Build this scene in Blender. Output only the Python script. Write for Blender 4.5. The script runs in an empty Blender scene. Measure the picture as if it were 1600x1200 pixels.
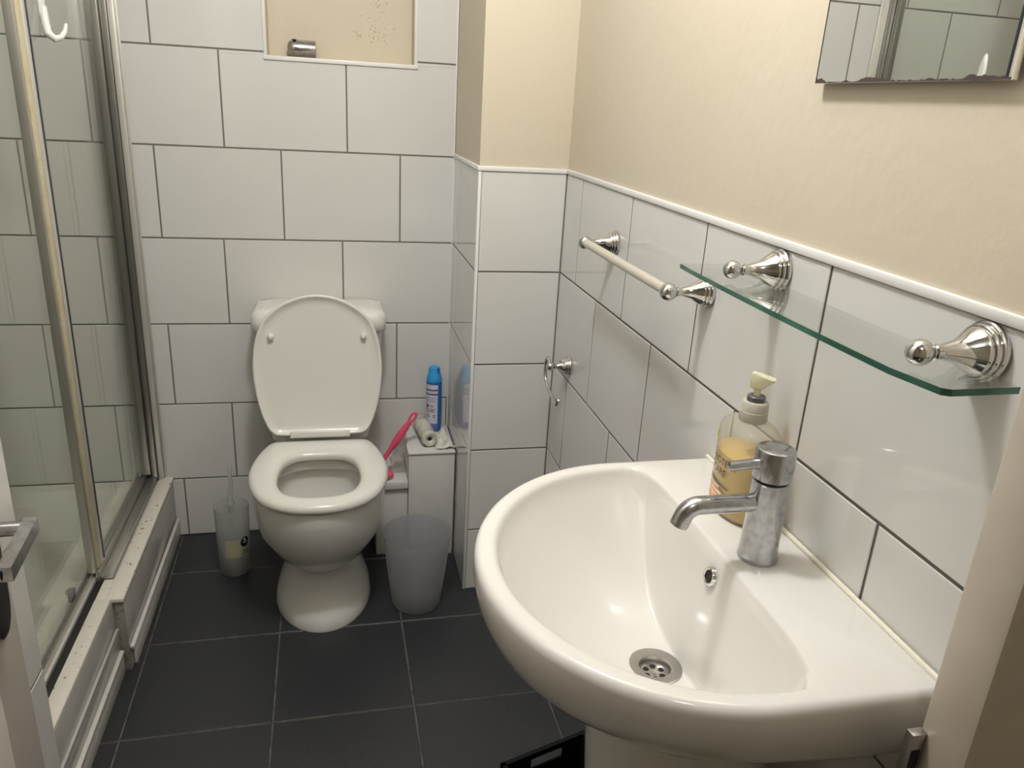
import bpy, bmesh, math, random
from math import sin, cos, pi, radians, hypot, atan2
from mathutils import Vector, Matrix, noise
random.seed(7)
S = bpy.context.scene
COL = S.collection

# ------------------------------------------------------------------ camera
CAMPOS = Vector((0.39624, -2.33697, 1.35633))
F = Vector((0.217623, 0.915292, -0.338942)); R = Vector((0.975795, -0.211703, 0.054833)); U = Vector((0.021566, 0.342671, 0.939208))
cd = bpy.data.cameras.new('camera'); cam = bpy.data.objects.new('camera', cd); COL.objects.link(cam)
cd.sensor_fit = 'HORIZONTAL'; cd.sensor_width = 36.0; cd.lens = 1214.508 * 36 / 1600
cd.clip_start = 0.02
m = Matrix((R, U, -F)).transposed().to_4x4(); m.translation = CAMPOS
cam.matrix_world = m
S.camera = cam

# ------------------------------------------------------------------ world, lamps, exposure
w = bpy.data.worlds.new('world'); S.world = w; w.use_nodes = True
w.node_tree.nodes['Background'].inputs[0].default_value = (1, .95, .88, 1)
w.node_tree.nodes['Background'].inputs[1].default_value = 0.0
S.view_settings.view_transform = 'Standard'; S.view_settings.look = 'None'
S.view_settings.exposure = 0.0; S.view_settings.gamma = 1.0; S.view_settings.use_curve_mapping = False

def lamp(name, loc, radius, power, color):
    ld = bpy.data.lights.new(name, 'POINT'); ld.shadow_soft_size = radius; ld.energy = power; ld.color = color
    o = bpy.data.objects.new(name, ld); o.location = loc; COL.objects.link(o)
    return o
lamp('ceiling_lamp_light', (0.46, -1.33, 2.25), 0.065, 40.0, (.985, .99, .995))
lamp('hall_lamp_light', (0.40, -2.75, 2.25), 0.12, 6.5, (1.0, .98, .95))
S.cycles.max_bounces = 12; S.cycles.diffuse_bounces = 5; S.cycles.glossy_bounces = 6
S.cycles.transmission_bounces = 8; S.cycles.transparent_max_bounces = 16
S.cycles.caustics_reflective = False; S.cycles.caustics_refractive = False
S.cycles.sample_clamp_indirect = 4.0

# ------------------------------------------------------------------ constants
XR, XB, YB, ZD = 0.9655, 0.741, -0.4107, 1.1994      # right wall, boxing side face, boxing front face, dado top
TH, TW = 0.25, 0.33                                   # wall tile
YF = -1.87                                            # inner face of the door wall
YP = -1.166                                           # near end of the shower recess
XP = -0.085                                           # tiled return beside the door

# ------------------------------------------------------------------ materials
def lin(c):
    c = c / 255.0
    return c / 12.92 if c <= .04045 else ((c + .055) / 1.055) ** 2.4
def rgb(r, g, b): return (lin(r), lin(g), lin(b), 1)
def mat(name, color, rough=.5, metal=0.0, coat=0.0, bump=None, var=None, spec=.5, rvar=None):
    """bump=(scale, strength, distance); var=(scale, colour2, low, high); rvar=(scale, r2)"""
    M = bpy.data.materials.new(name); M.use_nodes = True
    nt = M.node_tree; b = nt.nodes['Principled BSDF']
    b.inputs['Base Color'].default_value = color; b.inputs['Roughness'].default_value = rough
    b.inputs['Metallic'].default_value = metal; b.inputs['Coat Weight'].default_value = coat
    b.inputs['Specular IOR Level'].default_value = spec
    tc = nt.nodes.new('ShaderNodeTexCoord')
    def noise_tex(scale, detail=4):
        n = nt.nodes.new('ShaderNodeTexNoise'); n.inputs['Scale'].default_value = scale; n.inputs['Detail'].default_value = detail
        nt.links.new(tc.outputs['Object'], n.inputs['Vector']); return n
    if var:
        n = noise_tex(var[0]); r = nt.nodes.new('ShaderNodeMapRange')
        r.inputs['From Min'].default_value = var[2]; r.inputs['From Max'].default_value = var[3]
        x = nt.nodes.new('ShaderNodeMix'); x.data_type = 'RGBA'
        x.inputs['A'].default_value = color; x.inputs['B'].default_value = var[1]
        nt.links.new(n.outputs['Fac'], r.inputs['Value']); nt.links.new(r.outputs['Result'], x.inputs['Factor'])
        nt.links.new(x.outputs['Result'], b.inputs['Base Color'])
    if rvar:
        n = noise_tex(rvar[0]); r = nt.nodes.new('ShaderNodeMapRange')
        r.inputs['From Min'].default_value = .35; r.inputs['From Max'].default_value = .65
        r.inputs['To Min'].default_value = rough; r.inputs['To Max'].default_value = rvar[1]
        nt.links.new(n.outputs['Fac'], r.inputs['Value']); nt.links.new(r.outputs['Result'], b.inputs['Roughness'])
    if bump:
        n = noise_tex(bump[0], 3); bp = nt.nodes.new('ShaderNodeBump')
        bp.inputs['Strength'].default_value = bump[1]; bp.inputs['Distance'].default_value = bump[2]
        nt.links.new(n.outputs['Fac'], bp.inputs['Height']); nt.links.new(bp.outputs['Normal'], b.inputs['Normal'])
    return M
def thin_glass(name, tint, ior=1.45, rough=0.0, haze=0.0, hazecol=(.8, .8, .8, 1)):
    """thin clear sheet: tinted see-through, Fresnel reflection, optional milky haze"""
    M = bpy.data.materials.new(name); M.use_nodes = True; nt = M.node_tree
    nt.nodes.remove(nt.nodes['Principled BSDF']); out = nt.nodes['Material Output']
    tr = nt.nodes.new('ShaderNodeBsdfTransparent'); tr.inputs[0].default_value = tint
    gl = nt.nodes.new('ShaderNodeBsdfGlossy'); gl.inputs['Roughness'].default_value = rough
    base = tr
    if haze:
        df = nt.nodes.new('ShaderNodeBsdfDiffuse'); df.inputs[0].default_value = hazecol
        tl = nt.nodes.new('ShaderNodeBsdfTranslucent'); tl.inputs[0].default_value = hazecol
        a = nt.nodes.new('ShaderNodeMixShader'); a.inputs[0].default_value = .5
        nt.links.new(df.outputs[0], a.inputs[1]); nt.links.new(tl.outputs[0], a.inputs[2])
        h = nt.nodes.new('ShaderNodeMixShader'); h.inputs[0].default_value = haze
        nt.links.new(tr.outputs[0], h.inputs[1]); nt.links.new(a.outputs[0], h.inputs[2]); base = h
    fr = nt.nodes.new('ShaderNodeFresnel')      # same reflectance on both faces of the sheet (no internal total reflection)
    ge = nt.nodes.new('ShaderNodeNewGeometry'); mr = nt.nodes.new('ShaderNodeMapRange')
    mr.inputs['To Min'].default_value = ior; mr.inputs['To Max'].default_value = 1 / ior
    nt.links.new(ge.outputs['Backfacing'], mr.inputs['Value']); nt.links.new(mr.outputs['Result'], fr.inputs[0])
    mx = nt.nodes.new('ShaderNodeMixShader')
    nt.links.new(fr.outputs[0], mx.inputs[0]); nt.links.new(base.outputs[0], mx.inputs[1]); nt.links.new(gl.outputs[0], mx.inputs[2])
    nt.links.new(mx.outputs[0], out.inputs[0])
    return M

M = {}
M['tile'] = mat('glazed_white_tile', (.66, .65, .625, 1), .06, bump=(6, .09, .01), var=(2.5, (.69, .68, .66, 1), .35, .7))
M['grout'] = mat('grey_grout', (.19, .178, .16, 1), .9)
M['cream'] = mat('cream_paint', (.595, .53, .415, 1), .6, bump=(38, .16, .006), var=(3, (.585, .515, .395, 1), .4, .7))
M['ceiling'] = mat('ceiling_paint', (.8, .79, .75, 1), .8)
M['trim'] = mat('white_trim', (.78, .77, .75, 1), .35)
M['floor'] = mat('dark_floor_tile', (.0195, .021, .0245, 1), .42, bump=(160, .15, .002), var=(220, (.04, .041, .044, 1), .5, .75))
M['floorgrout'] = mat('floor_grout', (.12, .11, .09, 1), .9, var=(30, (.06, .055, .048, 1), .4, .65))
M['ceramic'] = mat('white_ceramic', (.72, .71, .67, 1), .09, coat=.3)
M['basin'] = mat('basin_ceramic', (.72, .705, .67, 1), .1, coat=.3, var=(5, (.70, .68, .64, 1), .4, .7))
M['water'] = mat('bowl_water', (.42, .40, .36, 1), .03, var=(14, (.36, .31, .26, 1), .5, .7))
M['seat'] = mat('seat_plastic', (.74, .73, .685, 1), .2)
M['chrome'] = mat('chrome', (.64, .635, .625, 1), .06, metal=1)
M['satin'] = mat('worn_chrome', (.50, .50, .51, 1), .12, metal=1, rvar=(45, .28), var=(95, (.41, .41, .42, 1), .45, .62))
M['barpaint'] = mat('satin_bar', (.66, .62, .55, 1), .33, metal=.45)
M['alu'] = mat('aluminium', (.52, .51, .47, 1), .3, metal=.85)
M['aludark'] = mat('aged_aluminium', (.26, .255, .23, 1), .32, metal=.8)
M['alulight'] = mat('pale_aluminium', (.66, .64, .60, 1), .35, metal=.5)
M['yellowseal'] = mat('yellowed_seal', rgb(198, 190, 162), .5, var=(30, rgb(188, 174, 132), .45, .75))
M['blackseal'] = mat('dark_edge', (.012, .018, .03, 1), .3)
M['glass'] = thin_glass('shower_glass', (.962, .974, .950, 1), 1.36)
M['shelfglass'] = thin_glass('shelf_glass', (.965, .982, .97, 1), 1.5)
M['greenedge'] = mat('green_glass_edge', (.02, .085, .055, 1), .12, var=(9, (.07, .19, .14, 1), .4, .65))
M['railgap'] = mat('black_rail_gasket', (.012, .012, .012, 1), .45)
M['mirror'] = mat('mirror_silver', (.86, .87, .85, 1), .01, metal=1)
M['black'] = mat('black_plastic', (.006, .006, .007, 1), .75, spec=.15)
M['darkrot'] = mat('decayed_silvering', (.05, .035, .028, 1), .7)
M['frost'] = thin_glass('frosted_plastic', (.96, .96, .97, 1), 1.2, .4, .46, (.58, .59, .605, 1))
M['frost2'] = thin_glass('frosted_holder', (.96, .965, .96, 1), 1.2, .4, .40, (.72, .73, .715, 1))
M['brushwhite'] = mat('translucent_white', (.62, .62, .61, 1), .5)
M['tray'] = mat('tray_white', (.72, .71, .66, 1), .2)
M['ledge'] = mat('flaking_white_paint', (.72, .68, .61, 1), .55, var=(75, (.20, .165, .13, 1), .635, .70), bump=(60, .3, .004))
M['plinth'] = mat('grey_white_gloss', (.47, .455, .43, 1), .2, var=(9, (.40, .385, .36, 1), .45, .7))
M['capgrey'] = mat('rough_end_grain', (.27, .26, .225, 1), .7, var=(70, (.14, .13, .11, 1), .5, .68))
M['moulding'] = mat('white_moulding', (.66, .64, .60, 1), .3, var=(40, (.3, .28, .25, 1), .64, .76))
M['door'] = mat('off_white_gloss_door', rgb(208, 200, 192), .35)
M['jamb'] = mat('off_white_jamb', rgb(192, 182, 168), .4, var=(6, rgb(180, 168, 152), .45, .7))
M['boxwhite'] = mat('white_boxing', (.66, .65, .625, 1), .35, var=(8, (.6, .585, .56, 1), .45, .7))
M['blue'] = mat('blue_can', rgb(38, 104, 172), .3)
M['bluecap'] = mat('bright_blue_cap', rgb(52, 150, 214), .35)
M['canlabel'] = mat('can_label', rgb(205, 205, 224), .4)
M['navy'] = mat('navy_print', rgb(24, 28, 70), .45)
M['greyprint'] = mat('grey_print', rgb(120, 120, 140), .5)
M['lilac'] = mat('lilac_print', rgb(98, 104, 170), .45)
M['pink'] = mat('pink_plastic', rgb(226, 92, 122), .35)
M['bag'] = thin_glass('crumpled_film', (.9, .9, .88, 1), 1.4, .15, .45, (.78, .77, .72, 1))
M['rollbag'] = mat('bag_roll_film', (.60, .60, .52, 1), .25, bump=(40, .5, .01), var=(22, (.42, .41, .34, 1), .5, .65))
M['paper'] = mat('white_wrapper', (.74, .74, .67, 1), .5)
M['clear'] = thin_glass('clear_bottle', (.972, .968, .95, 1), 1.3, .03, .30, (.66, .64, .56, 1))
M['liquid'] = mat('amber_soap', rgb(226, 194, 124), .2, var=(20, rgb(224, 182, 100), .4, .7))
M['orange'] = mat('orange_label', rgb(232, 150, 84), .4, var=(60, rgb(240, 196, 150), .5, .66))
M['print'] = mat('dark_print', rgb(62, 70, 62), .5)
M['collar'] = mat('grey_collar', rgb(186, 182, 168), .4)
M['darkcollar'] = mat('dark_collar', rgb(86, 84, 88), .3)
M['pump'] = mat('cream_pump', rgb(226, 222, 190), .35)
M['yellowpatch'] = mat('yellow_patch', rgb(208, 206, 60), .4)
M['creamseal'] = mat('cream_silicone', (.78, .74, .62, 1), .35)
M['steel'] = mat('brushed_steel', (.46, .44, .42, 1), .28, metal=1)
M['dark'] = mat('dark_hole', (.004, .004, .004, 1), .6)
M['brownplate'] = mat('tarnished_plate', (.10, .095, .09, 1), .35, metal=.8)
M['stain'] = mat('mould_specks', rgb(176, 160, 124), .8)
M['labelgreen'] = mat('pale_green_label', rgb(176, 172, 142), .5)

# ------------------------------------------------------------------ mesh builder
class MB:
    def __init__(s): s.v = []; s.f = []; s.m = []
    def add(s, vs, fs, mi=0):
        k = len(s.v); s.v += [tuple(p) for p in vs]
        for q in fs: s.f.append(tuple(i + k for i in q)); s.m.append(mi)
        return s
    def box(s, x0, x1, y0, y1, z0, z1, bev=0, mi=0, seg=2):
        if not bev:
            vs = [(x, y, z) for x in (x0, x1) for y in (y0, y1) for z in (z0, z1)]
            return s.add(vs, [(0, 1, 3, 2), (4, 6, 7, 5), (0, 4, 5, 1), (2, 3, 7, 6), (0, 2, 6, 4), (1, 5, 7, 3)], mi)
        bm = bmesh.new(); bmesh.ops.create_cube(bm, size=1)
        for v in bm.verts: v.co = Vector(((x0 + x1) / 2 + v.co.x * (x1 - x0), (y0 + y1) / 2 + v.co.y * (y1 - y0), (z0 + z1) / 2 + v.co.z * (z1 - z0)))
        bmesh.ops.bevel(bm, geom=bm.edges[:], offset=bev, segments=seg, profile=.5, affect='EDGES')
        bm.verts.index_update(); s.add([v.co for v in bm.verts], [[v.index for v in f.verts] for f in bm.faces], mi); bm.free(); return s
    def loft(s, rings, cap0=True, cap1=True, closed=True, mi=0):
        n = len(rings[0]); vs = [p for r in rings for p in r]; fs = []
        for i in range(len(rings) - 1):
            for j in range(n if closed else n - 1):
                a = i * n + j; b = i * n + (j + 1) % n; fs.append((a, b, b + n, a + n))
        if cap0: fs.append(tuple(range(n))[::-1])
        if cap1: fs.append(tuple(range((len(rings) - 1) * n, len(rings) * n)))
        return s.add(vs, fs, mi)
    def lathe(s, prof, o, axis=(0, 0, 1), n=32, cap0=True, cap1=True, mi=0):
        ax = Vector(axis).normalized(); q = Vector((1, 0, 0)) if abs(ax.x) < .8 else Vector((0, 1, 0))
        a = ax.cross(q).normalized(); b = ax.cross(a); o = Vector(o)
        return s.loft([[o + ax * d + (a * cos(2 * pi * k / n) + b * sin(2 * pi * k / n)) * max(r, 1e-5) for k in range(n)] for d, r in prof], cap0, cap1, mi=mi)
    def tube(s, path, r, n=14, mi=0, caps=True):
        P = [Vector(p) for p in path]; rings = []; prev = None
        for i, p in enumerate(P):
            t = (P[min(i + 1, len(P) - 1)] - P[max(i - 1, 0)]).normalized()
            if prev is None:
                q = Vector((0, 0, 1)) if abs(t.z) < .9 else Vector((1, 0, 0)); a = t.cross(q).normalized()
            else: a = (prev - t * prev.dot(t)).normalized()
            prev = a; b = t.cross(a); rr = r[i] if isinstance(r, (list, tuple)) else r
            rings.append([p + (a * cos(2 * pi * k / n) + b * sin(2 * pi * k / n)) * rr for k in range(n)])
        return s.loft(rings, caps, caps, mi=mi)
    def prism(s, pts, d, mi=0):
        """pts: polygon in 3D, d: extrusion vector"""
        d = Vector(d); a = [Vector(p) for p in pts]; return s.loft([a, [p + d for p in a]], mi=mi)

ORG = {}
def org(o):
    return ORG.get(o.name, Vector((0, 0, 0))) if o else Vector((0, 0, 0))
def build(mb, name, mats, parent=None, at=None, smooth=35, recalc=True, label=None):
    """ONE mesh object; geometry is given in world metres, its origin is the parent's (or AT)"""
    me = bpy.data.meshes.new(name); o = bpy.data.objects.new(name, me); COL.objects.link(o)
    O = Vector(at) if at is not None else org(parent)
    me.from_pydata([Vector(p) - O for p in mb.v], [], mb.f)
    if not isinstance(mats, (list, tuple)): mats = [mats]
    for x in mats: me.materials.append(M[x] if isinstance(x, str) else x)
    for p, mi in zip(me.polygons, mb.m): p.material_index = mi
    if recalc:
        bm = bmesh.new(); bm.from_mesh(me); bmesh.ops.recalc_face_normals(bm, faces=bm.faces[:]); bm.to_mesh(me); bm.free()
    if smooth:
        for p in me.polygons: p.use_smooth = True
        me.set_sharp_from_angle(angle=radians(smooth))
    ORG[o.name] = O
    if parent:
        o.parent = parent; o.location = O - org(parent)
    else: o.location = O
    if label: o['label'] = label
    return o
def thing(name, loc, label, cat, group=None):
    o = bpy.data.objects.new(name, None); COL.objects.link(o); o.location = loc; o.empty_display_size = .05
    ORG[o.name] = Vector(loc); o['label'] = label; o['category'] = cat
    if group: o['group'] = group
    return o
def tag(o, label, cat, group=None):
    o['label'] = label; o['category'] = cat
    if group: o['group'] = group
    return o
def struct(o, label=None, cat=None):
    o['kind'] = 'structure'
    if label: o['label'] = label
    if cat: o['category'] = cat
    return o
def text_mesh(s, size):
    cu = bpy.data.curves.new('t', 'FONT'); cu.body = s; cu.size = size; cu.resolution_u = 3
    o = bpy.data.objects.new('t', cu); COL.objects.link(o)
    dg = bpy.context.evaluated_depsgraph_get(); me = o.evaluated_get(dg).to_mesh()
    vs = [v.co.copy() for v in me.vertices]; fs = [tuple(p.vertices) for p in me.polygons]
    o.evaluated_get(dg).to_mesh_clear(); bpy.data.objects.remove(o); bpy.data.curves.remove(cu)
    return vs, fs

# ------------------------------------------------------------------ tiling
GAP, BV = .0042, .0011
def tiles(mb, P, rects, mi=1, depth=.0022):
    """P(u, v, d): point on the wall, d outwards; rects (u0, v0, u1, v1) on joint centres"""
    for q_ in rects:
        a, b, c, d = q_[:4]; g = GAP / 2; e = q_[4] if len(q_) > 4 else 'lbrt'
        if 'l' in e: a += g
        if 'b' in e: b += g
        if 'r' in e: c -= g
        if 't' in e: d -= g
        if c - a < .004 or d - b < .004: continue
        t = [random.uniform(-.00025, .00025) for _ in range(3)]
        def q(u, v): return t[0] * (u - a) / (c - a) + t[1] * (v - b) / (d - b) + 0
        lo = [P(a, b, -depth), P(c, b, -depth), P(c, d, -depth), P(a, d, -depth)]
        hi = [P(u, v, q(u, v)) for u, v in ((a + BV, b + BV), (c - BV, b + BV), (c - BV, d - BV), (a + BV, d - BV))]
        md = [P(a, b, -.0009), P(c, b, -.0009), P(c, d, -.0009), P(a, d, -.0009)]
        mb.add(lo + md, [(0, 1, 5, 4), (1, 2, 6, 5), (2, 3, 7, 6), (3, 0, 4, 7)], 0)
        mb.add(md + hi, [(0, 1, 5, 4), (1, 2, 6, 5), (2, 3, 7, 6), (3, 0, 4, 7), (4, 5, 6, 7)], mi)
def courses(u0, u1, z0, z1, off, wid=TW, hole=None):
    """off(row) -> a joint position; rows counted from the dado line, positive up"""
    out = []
    k0 = math.floor((z0 - ZD) / TH + 1e-6); k1 = math.ceil((z1 - ZD) / TH - 1e-6)
    for k in range(k0, k1):
        a = max(z0, ZD + k * TH); b = min(z1, ZD + (k + 1) * TH)
        j = off(k); n = math.floor((u0 - j) / wid)
        x = j + n * wid
        while x < u1 - 1e-6:
            out.append((max(x, u0), a, min(x + wid, u1), b)); x += wid
    if hole:
        h0, hz0, h1, hz1 = hole; res = []
        for (a, b, c, d) in out:
            if c <= h0 or a >= h1 or d <= hz0 or b >= hz1: res.append((a, b, c, d)); continue
            lo, hi = max(b, hz0), min(d, hz1)
            if b < hz0: res.append((a, b, c, hz0, 'lbr'))
            if d > hz1: res.append((a, hz1, c, d, 'lrt'))
            if a < h0: res.append((a, lo, h0, hi, ('' if lo > b else 'b') + ('' if hi < d else 't') + 'l'))
            if c > h1: res.append((h1, lo, c, hi, ('' if lo > b else 'b') + ('' if hi < d else 't') + 'r'))
        out = res
    return out
OFFB = {1: .1046, 0: -.0680, -1: -.0768 + .33, -2: .0862, -3: -.0845, -4: .0761, -5: -.0816}
def offback(k):
    # rows above the dado line: row 0 lies between the dado line and one tile up
    tab = {1: -.0597, 0: .1046, -1: -.0768, -2: .0862, -3: -.0845, -4: .0761, -5: -.0816}
    return tab.get(k, .1046 if k % 2 == 0 else -.068)

# ------------------------------------------------------------------ the room
H = 2.4
XL = -0.95
fb = MB(); fb.box(XL - .1, 1.3, -3.6, .25, -.08, -.0022, mi=0)
fs, fr = .3221, .0117
frc = []
for i in range(-4, 5):
    for j in range(-2, 12):
        frc.append((i * fs, -(j + 1) * fs, (i + 1) * fs, -j * fs))
def PF(u, v, d):
    return Vector((-.0968 + cos(fr) * u - sin(fr) * v, -.2226 + sin(fr) * u + cos(fr) * v, d))
tiles(fb, PF, frc, 1)
struct(build(fb, 'floor', ['floorgrout', 'floor'], smooth=0), 'dark charcoal floor of square tiles with pale grout', 'floor')

NX0, NX1, NZ0, NZ1 = .2267, .6225, 1.4395, 1.95
wb = MB()
def boxes_around(mb, mi):
    D = .20
    mb.box(XL - .1, NX0, .0022, D, 0, H, mi=mi); mb.box(NX1, 1.1, .0022, D, 0, H, mi=mi)
    mb.box(NX0, NX1, .0022, D, 0, NZ0, mi=mi); mb.box(NX0, NX1, .0022, D, NZ1, H, mi=mi)
boxes_around(wb, 0)
tiles(wb, lambda u, v, d: Vector((u, -d, v)), courses(XL, XB, 0, H, offback, hole=(NX0, NZ0, NX1, NZ1)))
# painted niche lining
wb.box(NX0, NX1, .075, .2, NZ0, NZ1, mi=2)
for (a, b) in ((NX0, NX0 + .003), (NX1 - .003, NX1)): wb.box(a, b,   .004, .075, NZ0, NZ1, mi=2)
wb.box(NX0, NX1,   .004, .075, NZ0, NZ0 + .003, mi=2)
st = wb
for k in range(90):
    cx = random.gauss(.522, .016) if k > 18 else random.gauss(.468, .006); cz = (1.495 + abs(random.gauss(0, .06))) if k > 18 else random.gauss(1.513, .005)
    r = random.uniform(.0006, .0024)
    n = 7; st.add([(cx + r * random.uniform(.5, 1.3) * cos(2 * pi * q / n), .0748, cz + r * random.uniform(.5, 1.6) * sin(2 * pi * q / n)) for q in range(n)], [tuple(range(n))], 3)
struct(build(wb, 'wall_back', ['grout', 'tile', 'cream', 'stain'], smooth=0), 'white tiled back wall with a painted niche', 'wall')

wl = MB(); wl.box(XL - .1, XL - .0022, -1.9, 0, 0, H)
tiles(wl, lambda u, v, d: Vector((XL + d, u, v)), courses(YP, 0, 0, H, lambda k: -.1 if k % 2 else -.265))
struct(build(wl, 'wall_left', ['grout', 'tile'], smooth=0), 'white tiled shower wall', 'wall')

wr = MB(); wr.box(XR + .0022, XR + .12, -1.90, .0, 0, ZD); wr.box(XR + .0012, XR + .12, -1.90, 0, ZD, H, mi=2)
tiles(wr, lambda u, v, d: Vector((XR - d, u, v)), courses(YF, YB, 0, ZD, lambda k: -.5428 if k % 2 else -.709))
struct(build(wr, 'wall_right', ['grout', 'tile', 'cream'], smooth=0), 'right wall, white tiles below cream paint', 'wall')

bx = MB(); bx.box(XB + .0022, XR + .01, YB + .0022, 0.01, 0, ZD); bx.box(XB + .0012, XR + .01, YB + .0012, 0.01, ZD, H, mi=2)
tiles(bx, lambda u, v, d: Vector((u, YB - d, v)), courses(XB + .006, XR, 0, ZD, lambda k: .0))
tiles(bx, lambda u, v, d: Vector((XB - d, u, v)), courses(YB + .006, 0, 0, ZD, lambda k: -.08 if k % 2 else -.075))
struct(build(bx, 'wall_corner_boxing', ['grout', 'tile', 'cream'], smooth=0), 'boxed corner, white tiles below cream paint', 'wall')

pt = MB(); pt.box(XL - .1, XP - .0022, -1.922, YP - .0022, 0, H)
tiles(pt, lambda u, v, d: Vector((XP + d, u, v)), courses(YF, YP - .004, 0, H, lambda k: YP - .004 if k % 2 else YP - .17))
tiles(pt, lambda u, v, d: Vector((u, YP + d, v)), courses(XL, XP - .004, 0, H, lambda k: -.2 if k % 2 else -.36))
struct(build(pt, 'wall_partition', ['grout', 'tile'], smooth=0), 'tiled return wall beside the door', 'wall')

jb = MB(); jb.box(.912, 1.19, -1.922, YF, 0, 2.06, bev=.004)
j1 = struct(build(jb, 'trim_1', 'jamb'), 'off-white door jamb at the right edge', 'door frame')
sp = MB(); sp.box(.8970, .9125, -1.8795, -1.8697, .755, .8385, bev=.0008)
spp = build(sp, 'strike_plate', 'steel', j1, label='small metal strike plate')
sh = MB(); sh.box(.8992, .9085, -1.8803, -1.8790, .765, .8215, bev=.0004)
build(sh, 'latch_hole', 'dark', spp)
hd = MB(); hd.box(XP, .913, -1.922, YF, 2.04, H)
struct(build(hd, 'wall_front', 'cream', smooth=0), 'wall above the doorway', 'wall')
ce = MB(); ce.box(XL - .1, 1.3, -3.6, .3, H, H + .1)
struct(build(ce, 'ceiling', 'ceiling', smooth=0), 'plain ceiling', 'ceiling')
hw = MB(); hw.box(-1.0, -.9, -3.6, -1.922, 0, H); hw.box(1.12, 1.22, -3.6, -1.87, 0, H); hw.box(-1.0, 1.22, -3.6, -3.5, 0, H)
struct(build(hw, 'wall_hall', 'cream', smooth=0), 'cream hallway walls behind the doorway', 'wall')

# trims
def trim(n, *boxes, bev=.002, m='trim'):
    mb = MB()
    for b in boxes: mb.box(*b, bev=bev)
    return struct(build(mb, 'trim_%d' % n, m))
trim(2, (XR - .0035, XR + .004, YF, YB, ZD - .001, ZD + .0105), (XB - .004, XR, YB - .0035, YB + .004, ZD - .001, ZD + .0105), (XB - .0035, XB + .004, YB, .0, ZD - .001, ZD + .0105))
trim(3, (XB - .0012, XB + .007, YB - .0012, YB + .007, 0, ZD))
trim(4, (XB - .004, XB, -.0035, .002, 0, H), bev=.001)
trim(5, (NX0 - .007, NX0 + .002, -.003, .01, NZ0 - .008, NZ1), (NX1 - .002, NX1 + .007, -.003, .01, NZ0 - .008, NZ1), (NX0 - .007, NX1 + .009, -.0045, .008, NZ0 - .009, NZ0 + .002))

# ------------------------------------------------------------------ shower
GX = -.184
tr = MB()
def rrect(x0, x1, y0, y1, z, r, n=6):
    pts = []
    for (cx, cy, a0) in ((x1 - r, y1 - r, 0), (x0 + r, y1 - r, 90), (x0 + r, y0 + r, 180), (x1 - r, y0 + r, 270)):
        for k in range(n + 1):
            a = radians(a0 + 90 * k / n); pts.append(Vector((cx + r * cos(a), cy + r * sin(a), z)))
    return pts
x0, x1, y0, y1 = XL + .001, -.1512, YP + .002, -.001
tr.loft([rrect(x0, x1, y0, y1, 0, .004), rrect(x0, x1, y0, y1, .195, .004), rrect(x0 + .01, x1 - .006, y0 + .01, y1 - .01, .204, .01),
         rrect(x0 + .05, x1 - .08, y0 + .05, y1 - .05, .203, .03), rrect(x0 + .065, x1 - .10, y0 + .07, y1 - .07, .185, .04),
         rrect(x0 + .10, x1 - .165, y0 + .11, y1 - .11, .135, .05), rrect(x0 + .2, x1 - .26, y0 + .22, y1 - .22, .13, .05)])
tag(build(tr, 'shower_tray', 'tray', at=(-.55, -.58, 0)), 'white raised shower tray behind the glass screen', 'shower tray')

sc = thing('shower_screen', (GX, -.58, .205), 'sliding glass shower screen with yellowed seals in aluminium frame', 'shower screen')
YJ = -.500
b = MB(); b.box(-.213, -.190, YP + .002, -.004, .2045, .2165, bev=.0015); b.box(-.213, -.2085, YP + .002, -.004, .2045, .232, bev=.0015); b.box(-.1985, -.1965, YP + .002, -.004, .2045, .228, bev=.0008)
build(b, 'bottom_rail', 'alulight', sc)
b = MB(); b.box(-.1895, -.1725, YP + .002, YJ - .055, .2045, .2075, bev=.0005)
build(b, 'rail_gasket', 'railgap', sc, label='black rail groove')
b = MB(); b.box(-.1795, -.1530, YJ - .055, -.004, .2108, .2215, bev=.0015); b.box(-.1895, -.1800, YJ - .055, -.004, .2045, .236, bev=.0015)
build(b, 'fixed_rail', 'alu', sc, label='grey aluminium rail under the fixed pane')
b = MB(); b.box(-.1495, -.1345, -.018, -.003, .2108, 1.95, bev=.0012); b.box(-.1345, -.1290, -.006, -.003, .2108, 1.95, bev=.0006)
build(b, 'wall_channel', 'alulight', sc, label='pale aluminium wall channel')
b = MB(); b.box(-.1665, -.1505, -.026, -.004, .222, 1.95, bev=.0012); b.box(-.189, -.1675, -.040, -.004, .237, 1.95, bev=.0012)
build(b, 'pane_stile', 'aludark', sc, label='dull grey aluminium stile against the wall')
b = MB(); b.box(GX - .003, GX + .003, YJ, -.041, .2365, 1.93)
fp = build(b, 'fixed_pane', 'glass', sc, smooth=0, label='clear fixed glass pane')
b = MB(); b.box(GX - .0035, GX + .0045, YJ - .010, YJ - .0005, .237, 1.93, bev=.001)
build(b, 'dark_edge_strip', 'blackseal', fp, label='dark blue-black edge strip')
b = MB(); b.box(GX - .019, GX - .013, YP + .03, YJ - .011, .2175, 1.93)
sl = build(b, 'sliding_pane', 'glass', sc, smooth=0, label='clear sliding glass pane')
b = MB(); b.box(GX - .0085, GX + .004, YJ - .026, YJ - .011, .237, 1.93, bev=.0015)
build(b, 'pale_seal', 'alulight', sl, label='pale plastic strip')
b = MB(); b.box(GX - .0120, GX + .0008, YJ - .0355, YJ - .0265, .237, 1.93, bev=.002); b.box(GX - .0120, GX + .0012, YJ - .046, YJ - .0362, .237, 1.93, bev=.002)
build(b, 'yellowed_seal', 'yellowseal', sl, label='yellowed plastic seal strip')
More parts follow.
